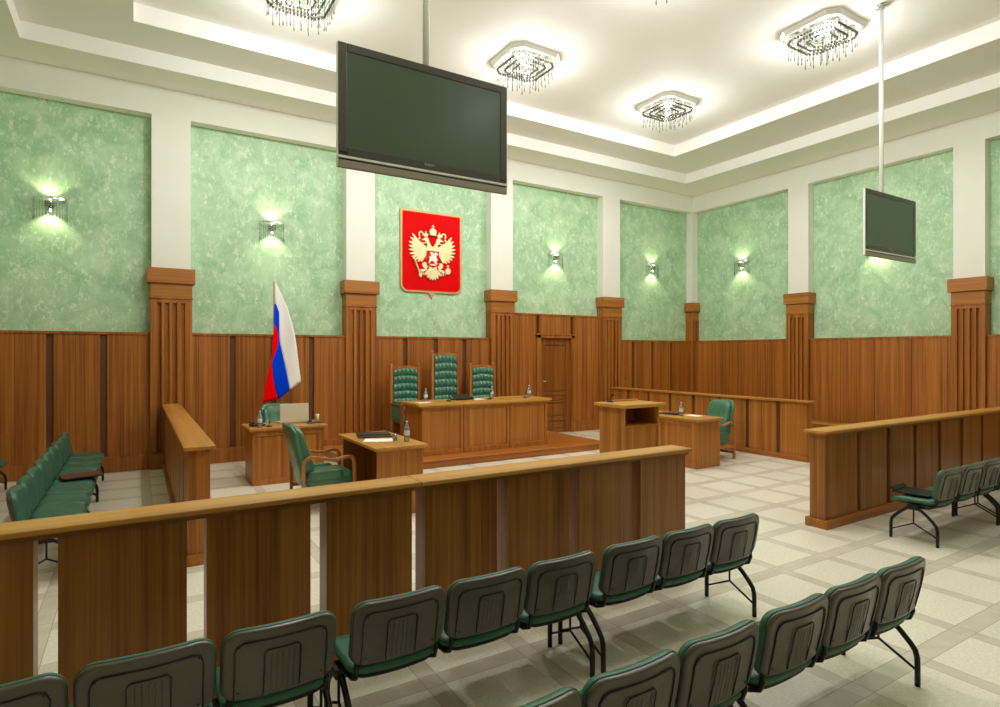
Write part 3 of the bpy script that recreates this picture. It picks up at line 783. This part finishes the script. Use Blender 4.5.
def ell(cx, cy, rx, ry, rot=0, n=14):
    c, s = cos(rot), sin(rot); return [(cx+rx*cos(a)*c-ry*sin(a)*s, cy+rx*cos(a)*s+ry*sin(a)*c) for a in [2*pi*i/n for i in range(n)]]
def feather(p, q, w):
    dx, dy = q[0]-p[0], q[1]-p[1]; L = math.hypot(dx, dy); nx, ny = -dy/L*w, dx/L*w
    return [(p[0]+nx*.5, p[1]+ny*.5), (p[0]+dx*.6+nx, p[1]+dy*.6+ny), (p[0]+dx*.88+nx*.8, p[1]+dy*.88+ny*.8), q, (p[0]+dx*.88-nx*.8, p[1]+dy*.88-ny*.8), (p[0]+dx*.6-nx, p[1]+dy*.6-ny), (p[0]-nx*.5, p[1]-ny*.5)]
for s in (-1, 1):
    F = lambda pts: [(s*x, y) for x, y in pts]
    tips = [(.505, 1.28), (.55, 1.19), (.585, 1.10), (.60, 1.01), (.595, .92), (.57, .83), (.52, .76), (.45, .70), (.37, .665), (.29, .67)]
    roots = [(.25, .98), (.24, .96), (.23, .94), (.23, .92), (.22, .90), (.22, .88), (.21, .86), (.20, .85), (.19, .84), (.18, .83)]
    gp(F([(.10, .88), (.16, 1.02), (.26, 1.09), (.36, 1.15), (.44, 1.22), (.50, 1.12), (.50, .95), (.44, .82), (.33, .76), (.2, .77)]), .012)
    for a, b in zip(roots, tips): gp(feather((a[0]*s, a[1]), (b[0]*s, b[1]), .024), .02)
    # neck and head
    gp(F([(0, .86), (.09, .92), (.15, .98), (.13, 1.05), (.155, 1.11), (.20, 1.15), (.205, 1.20), (.16, 1.225), (.11, 1.20), (.085, 1.13), (.05, 1.06), (0, 1.0)]), .026)
    gp(F([(.19, 1.185), (.25, 1.175), (.285, 1.14), (.24, 1.15), (.19, 1.145)]), .026)
    gp(F([(.17, 1.11), (.235, 1.10), (.26, 1.08), (.2, 1.085), (.15, 1.09)]), .02)
    # small crown
    gp(F([(.13, 1.235), (.21, 1.235), (.235, 1.30), (.20, 1.29), (.17, 1.325), (.14, 1.29), (.11, 1.30)]), .024); gp(ell(s*.17, 1.335, .014, .014), .026)
    # ribbon loops from the crown
    for i in range(10):
        a = R(-30+i*24); gp(ell(s*(.285+.05*cos(a)), 1.27+.06*sin(a), .016, .016, 0, 8), .016)
    gp(ell(s*.33, 1.18, .035, .018, s*-.9), .016)
    # thigh and claw
    gp(ell(s*.19, .60, .075, .065, s*.5), .024); gp(F([(.14, .55), (.21, .52), (.30, .50), (.31, .46), (.24, .45), (.15, .49)]), .022)
    for q in ((.27, .42), (.22, .41), (.33, .44)): gp(ell(s*q[0], q[1], .014, .035), .02)
gp([(-.14, .62), (-.16, .93), (-.07, .99), (.07, .99), (.16, .93), (.14, .62), (.05, .48), (-.05, .48)], .018)
# tail
for i in range(-3, 4): gp(feather((i*.018, .55), (i*.066, .27+.012*i*i), .032), .022)
gp(ell(0, .47, .09, .05), .024)
# sceptre and orb
gp([(-.47, .72), (-.455, .73), (-.30, .38), (-.32, .37)], .028); gp(ell(-.475, .74, .022, .032), .028); gp(ell(-.315, .375, .035, .045, .3), .028)
gp(ell(.385, .50, .07, .07), .03); gp([(.375, .56), (.395, .56), (.395, .64), (.375, .64)], .03); gp([(.355, .60), (.415, .60), (.415, .62), (.355, .62)], .03)
# great crown
gp([(-.07, 1.27), (.07, 1.27), (.085, 1.37), (.05, 1.41), (0, 1.43), (-.05, 1.41), (-.085, 1.37)], .03); gp([(-.008, 1.42), (.008, 1.42), (.008, 1.50), (-.008, 1.50)], .03); gp([(-.03, 1.455), (.03, 1.455), (.03, 1.47), (-.03, 1.47)], .03)
m.build('double_headed_eagle', GOLD, t)
m = MB(); dep[0] = .085
m.prism([(-.14, .60), (-.14, .92), (.14, .92), (.14, .60), (.03, .575), (0, .55), (-.03, .575)], fm, .06, .118)
m.build('breast_shield', RED, t)
m = MB()
for poly in ([(-.09, .88), (-.03, .90), (.02, .86), (.05, .90), (.10, .88), (.11, .84), (.07, .83), (.08, .77), (.11, .72), (.06, .70), (.10, .64), (.05, .63), (.0, .70), (-.06, .70), (-.09, .64), (-.12, .65), (-.09, .73), (-.10, .80), (-.05, .80), (-.06, .84)],
             [(-.10, .615), (-.03, .595), (.02, .60), (.09, .61), (.04, .625), (-.05, .63)]): m.prism(poly, fm, .11, .126)
m.build('rider_figure', SILV, t)

# ------------------------------------------------------------------ flag
YFL = 11.30
Z4 = 4.714
SF, CF = sin(R(31.62)), cos(R(31.62))
def fpt(x, y, dy=0):
    px, py = 250+x/Z4, 270+y/Z4
    u = (px-500)/590.4; v = (353-py)/590.4; dx, dyy = SF+u*CF, CF-u*SF; tt = YFL/dyy
    return Vector((dx*tt, YFL+dy, 2+v*tt))
def resample(pts, n=28):
    d = [0]
    for i in range(1, len(pts)): d.append(d[-1]+math.dist(pts[i], pts[i-1]))
    out = []
    for k in range(n+1):
        s = d[-1]*k/n; i = max(j for j in range(len(d)) if d[j] <= s+1e-9); i = min(i, len(pts)-2)
        f = (s-d[i])/(d[i+1]-d[i]); out.append((pts[i][0]+(pts[i+1][0]-pts[i][0])*f, pts[i][1]+(pts[i+1][1]-pts[i][1])*f))
    return out
wl = [(118,58),(118,110),(121,160),(137,200),(138,260),(138,300),(141,340),(160,430),(185,565)]
wr = [(120,57),(150,120),(178,180),(197,250),(210,310),(222,400),(230,460),(240,525)]
bl = [(114,160),(114,200),(112,250),(133,300),(131,360),(102,435),(114,540),(133,610)]
br = [(121,160),(137,200),(138,260),(138,300),(141,340),(160,430),(185,565)]
rl = [(112,252),(110,290),(106,330),(104,390),(97,440),(80,500),(68,560),(57,625)]
rr = [(112.5,252),(125,280),(133,300),(131,360),(102,435),(108,500),(118,560),(133,610)]
tf = bpy.context.scene
origin = fpt(116, 52); base = Vector((origin.x, YFL+.03, 0))
t = thing('flag_on_pole', 'white, blue and red striped flag hanging from a floor pole against the back wall', 'flag', base)
m = MB()
for mi, (a, b, dph) in enumerate(((wl, wr, 0), (bl, br, .6), (rl, rr, 1.2))):
    A, B = resample(a), resample(b); nu = 8; vs = []; m.mi = mi
    for i in range(len(A)):
        for j in range(nu+1):
            f = j/nu; x = A[i][0]+(B[i][0]-A[i][0])*f; y = A[i][1]+(B[i][1]-A[i][1])*f
            fold = -.035*sin((x-60)/26.0+y/210.0)*min(1, (y-50)/160) - .02
            vs.append(fpt(x, y, fold)-base)
    fs = [(i*(nu+1)+j, i*(nu+1)+j+1, (i+1)*(nu+1)+j+1, (i+1)*(nu+1)+j) for i in range(len(A)-1) for j in range(nu)]
    m.add(vs, fs, True)
fl = m.build('flag_cloth', [FW, FB, FR], t); so = fl.modifiers.new('thick', 'SOLIDIFY'); so.thickness = .004
m = MB(); m.tube([(0, .03, .04), (0, .03, origin.z-.01)], .010, 8); m.build('pole', WZ, t)
m = MB(); m.lathe([(.17, 0), (.17, .025), (.06, .045), (.03, .09), (.02, .12)], (0, .03, 0), 18); m.build('pole_base', BLKM, t)

# ------------------------------------------------------------------ small things
def bottle(label, loc, s=1):
    t = thing('water_bottle', label, 'bottle', loc, 0, 'small plastic water bottles')
    m = MB(); m.lathe([(.028, 0), (.034, .006), (.035, .05), (.032, .09), (.035, .13), (.034, .155), (.024, .19), (.013, .215), (.012, .232)], n=18)
    for v in range(len(m.v)): m.v[v] = tuple(c*s for c in m.v[v])
    m.build('bottle_body', PET, t)
    MB().lathe([(.0358*s, .075*s), (.0362*s, .08*s), (.0362*s, .13*s), (.0358*s, .135*s)], n=18).build('label_band', LABEL, t)
    MB().lathe([(.014*s, .228*s), (.0145*s, .245*s), (.013*s, .25*s)], n=12).build('cap', mat('bottle_cap', (190,205,215), .4), t)
def mic(label, loc, tall=.16, rz=0):
    t = thing('table_microphone', label, 'microphone', loc, rz, 'small black desk microphones')
    MB().lathe([(.045, 0), (.045, .012), (.03, .02)], n=16).build('mic_base', BLK, t)
    MB().tube([(0, 0, .015), (0, 0, tall*.6), (0, -.02, tall*.85), (0, -.04, tall)], .005, 6).build('gooseneck', BLK, t)
    MB().tube([(0, -.035, tall-.005), (0, -.065, tall+.015)], .013, 8).build('mic_head', BLK, t)
def sheet(label, loc, w, h, rz, name='paper_sheet', cat='paper', material=None, th=.004, grp=None):
    m = MB(); m.box(-w/2, w/2, -h/2, h/2, 0, th); o = m.build(name, material or PAPER, None, 0, loc); o.rotation_euler = (0, 0, rz); return tag(o, label, cat, grp)
def folder(label, loc, w, h, rz, cover, tilt=0, name='open_folder'):
    t = thing(name, label, 'folder', loc, rz)
    MB().box(-w/2, 0, -h/2, h/2, 0, .012).build('cover', cover, t, .003)
    o = MB().box(0, w/2, -h/2, h/2, 0, .012).build('cover', cover, t, .003); o.rotation_euler = (0, -tilt, 0)
    MB().box(-.012, .012, -h/2, h/2, 0, .02).build('spine', cover, t, .003)
    return t
def on(px, py, z):
    u = (px-500)/590.4; v = (353-py)/590.4; tt = (z-2)/v; return ((SF+u*CF)*tt, (CF-u*SF)*tt, z)
ZJ = DZ+.94
BH = {}
bottle('water bottle on the judges\' desk in front of the left tufted chair', (4.62, 10.16, ZJ), .98)
bottle('water bottle on the judges\' desk in front of the right tufted chair', (6.10, 10.22, ZJ), .98)
bottle('water bottle near the right end of the judges\' desk', (6.94, 10.12, ZJ), .98)
bottle('water bottle on the laptop desk, left of the laptop', (1.60, 9.58, .865), 1.0)
bottle('water bottle standing on the near right corner of the kneehole desk', (2.97, 7.12, .86), 1.05)
bottle('water bottle on the desk right of the lectern', (8.42, 7.40, .86), 1.0)
mic('small black microphone on the judges\' desk before the tallest chair', (5.02, 10.0, ZJ), .14)
mic('small black microphone on the judges\' desk left of the middle bottle', (5.92, 10.0, ZJ), .16)
mic('small black microphone by the bottle near the right end of the judges\' desk', (6.76, 10.0, ZJ), .12)
mic('small black microphone on the far left corner of the lectern top', (5.74, 6.33, 1.302), .10)
sheet('white paper at the left end of the judges\' desk', (4.48, 9.95, ZJ), .3, .21, .2, grp='papers on the judges\' desk')
sheet('white paper on the judges\' desk right of the black laptop', (5.72, 10.12, ZJ), .22, .28, -.1, grp='papers on the judges\' desk')
t = thing('black_laptop', 'black laptop lying half open on the judges\' desk before the tallest chair', 'laptop', (5.42, 10.22, ZJ), R(8))
MB().box(-.2, .2, -.13, .13, 0, .02).build('keyboard_base', BLK, t, .004)
o = MB().box(-.2, .2, 0, .26, 0, .012).build('lid', BLK, t, .004); o.location = (0, -.13, .022); o.rotation_euler = (R(14), 0, 0)
# laptop on desk 1 (seen from behind)
t = thing('open_laptop', 'open light grey laptop seen from behind on the small desk', 'laptop', (2.17, 9.84, .865), R(2))
MB().box(-.225, .225, 0, .30, 0, .02).build('keyboard_base', mat('laptop_grey', (190,180,160), .4, .2), t, .004)
o = MB().box(-.225, .225, -.012, 0, 0, .30).build('lid', mat('laptop_lid', (214,202,178), .38, .25), t, .004); o.location = (0, 0, .02); o.rotation_euler = (R(-4), 0, 0)
t = thing('desk_telephone', 'black telephone at the left end of the laptop desk', 'telephone', (1.60, 9.80, .865), R(10))
MB().box(-.10, .10, -.09, .09, 0, .035).build('phone_body', BLK, t, .01)
MB().sweep([(-.09, -.07, .05), (-.085, -.03, .062), (-.085, .03, .062), (-.09, .07, .05)], [(-.02, -.012), (.02, -.012), (.02, .012), (-.02, .012)], smooth=False).build('handset', BLK, t, .006)
mic('small black microphone beside the bottle on the laptop desk', (1.74, 9.60, .865), .07)
t = thing('pen_stand', 'grey desk stand with a pale upright holder at the right end of the laptop desk', 'stand', (2.46, 9.72, .865), R(-8))
MB().box(-.13, .13, -.06, .06, 0, .025).build('stand_base', mat('grey_stone', (92,98,88), .4, noise=.3), t, .006)
MB().lathe([(.028, .025), (.026, .10), (.032, .14), (.026, .145)], (.04, 0, 0), 14).build('holder', mat('ivory_holder', (226,218,200), .4), t)
MB().box(-.10, -.05, -.03, .03, .025, .05).build('clip_tray', BLK, t, .003)
# desk 2 things
folder('open black folder on the kneehole desk by the left armchair', (2.78, 7.82, .86), .40, .46, R(78), BLK, R(6))
sheet('white paper lying before the black folder on the kneehole desk', (2.70, 7.40, .86), .27, .38, R(62), th=.002)
t = thing('drinking_glass', 'clear drinking glass between the paper and bottle on the kneehole desk', 'glass', (2.86, 7.25, .86))
MB().lathe([(.026, 0), (.03, .005), (.035, .09), (.033, .09), (.028, .01)], n=16).build('tumbler', PET, t)
# desk 3 things
folder('open black folder on the desk right of the lectern', (8.52, 7.75, .86), .44, .34, R(-80), BLK, R(4))
sheet('white paper on the desk right of the lectern, under the bottle', (8.62, 7.30, .86), .21, .30, R(8))
sheet('pale paper at the far end of the desk right of the lectern', (8.32, 8.12, .86), .21, .30, R(12))
# folders on seats
t = thing('black_case', 'black open case lying on the end seat in front of the right barrier', 'case', (7.25, 3.105, .476), R(3))
CB = mat('black_case_leather', (12,12,12), .5, spec=.25)
MB().box(-.17, .17, -.17, .17, 0, .016).build('case_base', CB, t, .004)
o = MB().box(-.17, .17, 0, .05, 0, .01).build('case_flap', CB, t, .003); o.location = (0, .155, .014); o.rotation_euler = (R(38), 0, 0)
t = thing('brown_folder', 'brown folder lying on a seat of the left row', 'folder', (-.58, 8.93, .476), R(12))
MB().box(-.21, .21, -.15, .15, 0, .012).build('cover', BLK, t, .003); MB().box(-.21, .21, -.15, .15, .013, .022).build('cover', BRN, t, .003)

# ------------------------------------------------------------------ lights
def area(loc, e, size, col=(1, .985, .98), up=False):
    L = bpy.data.lights.new('chandelier_light', 'POINT'); L.energy = e; L.color = col; L.shadow_soft_size = size
    lo = bpy.data.objects.new('chandelier_light', L); COL.objects.link(lo); lo.location = loc
for ix, x in enumerate((1.97, 5.79, 9.33)):
    for iy, y in enumerate((8.57, 5.3, 2.03, -1.24)):
        area((x, y, 6.69), (112, 112, 46, 15)[iy], .20)
        L = bpy.data.lights.new('chandelier_downlight', 'SPOT'); L.energy = (106, 106, 26, 8)[iy]; L.color = (1, .985, .98); L.spot_size = R(178); L.spot_blend = .3; L.shadow_soft_size = .20
        lo = bpy.data.objects.new('chandelier_downlight', L); COL.objects.link(lo); lo.location = (x, y, 6.69)

w = bpy.data.worlds.new('world'); SC.world = w; w.use_nodes = True
w.node_tree.nodes['Background'].inputs[0].default_value = (.9, .92, 1, 1); w.node_tree.nodes['Background'].inputs[1].default_value = .05

# ------------------------------------------------------------------ camera
cam = bpy.data.cameras.new('camera'); co = bpy.data.objects.new('camera', cam); COL.objects.link(co)
cam.sensor_width = 36; cam.lens = 590.4/1000*36; cam.clip_start = .05; cam.shift_y = -.0005
co.location = (0, 0, 2); co.rotation_euler = (R(90), 0, -R(31.62)); SC.camera = co
SC.view_settings.view_transform = 'Standard'; SC.view_settings.look = 'None'; SC.view_settings.gamma = 1; SC.view_settings.use_curve_mapping = False
SC.view_settings.exposure = 0
SC.cycles.max_bounces = 10; SC.cycles.diffuse_bounces = 6; SC.cycles.glossy_bounces = 4; SC.cycles.transparent_max_bounces = 24
SC.cycles.caustics_reflective = False; SC.cycles.caustics_refractive = False; SC.cycles.sample_clamp_indirect = 6
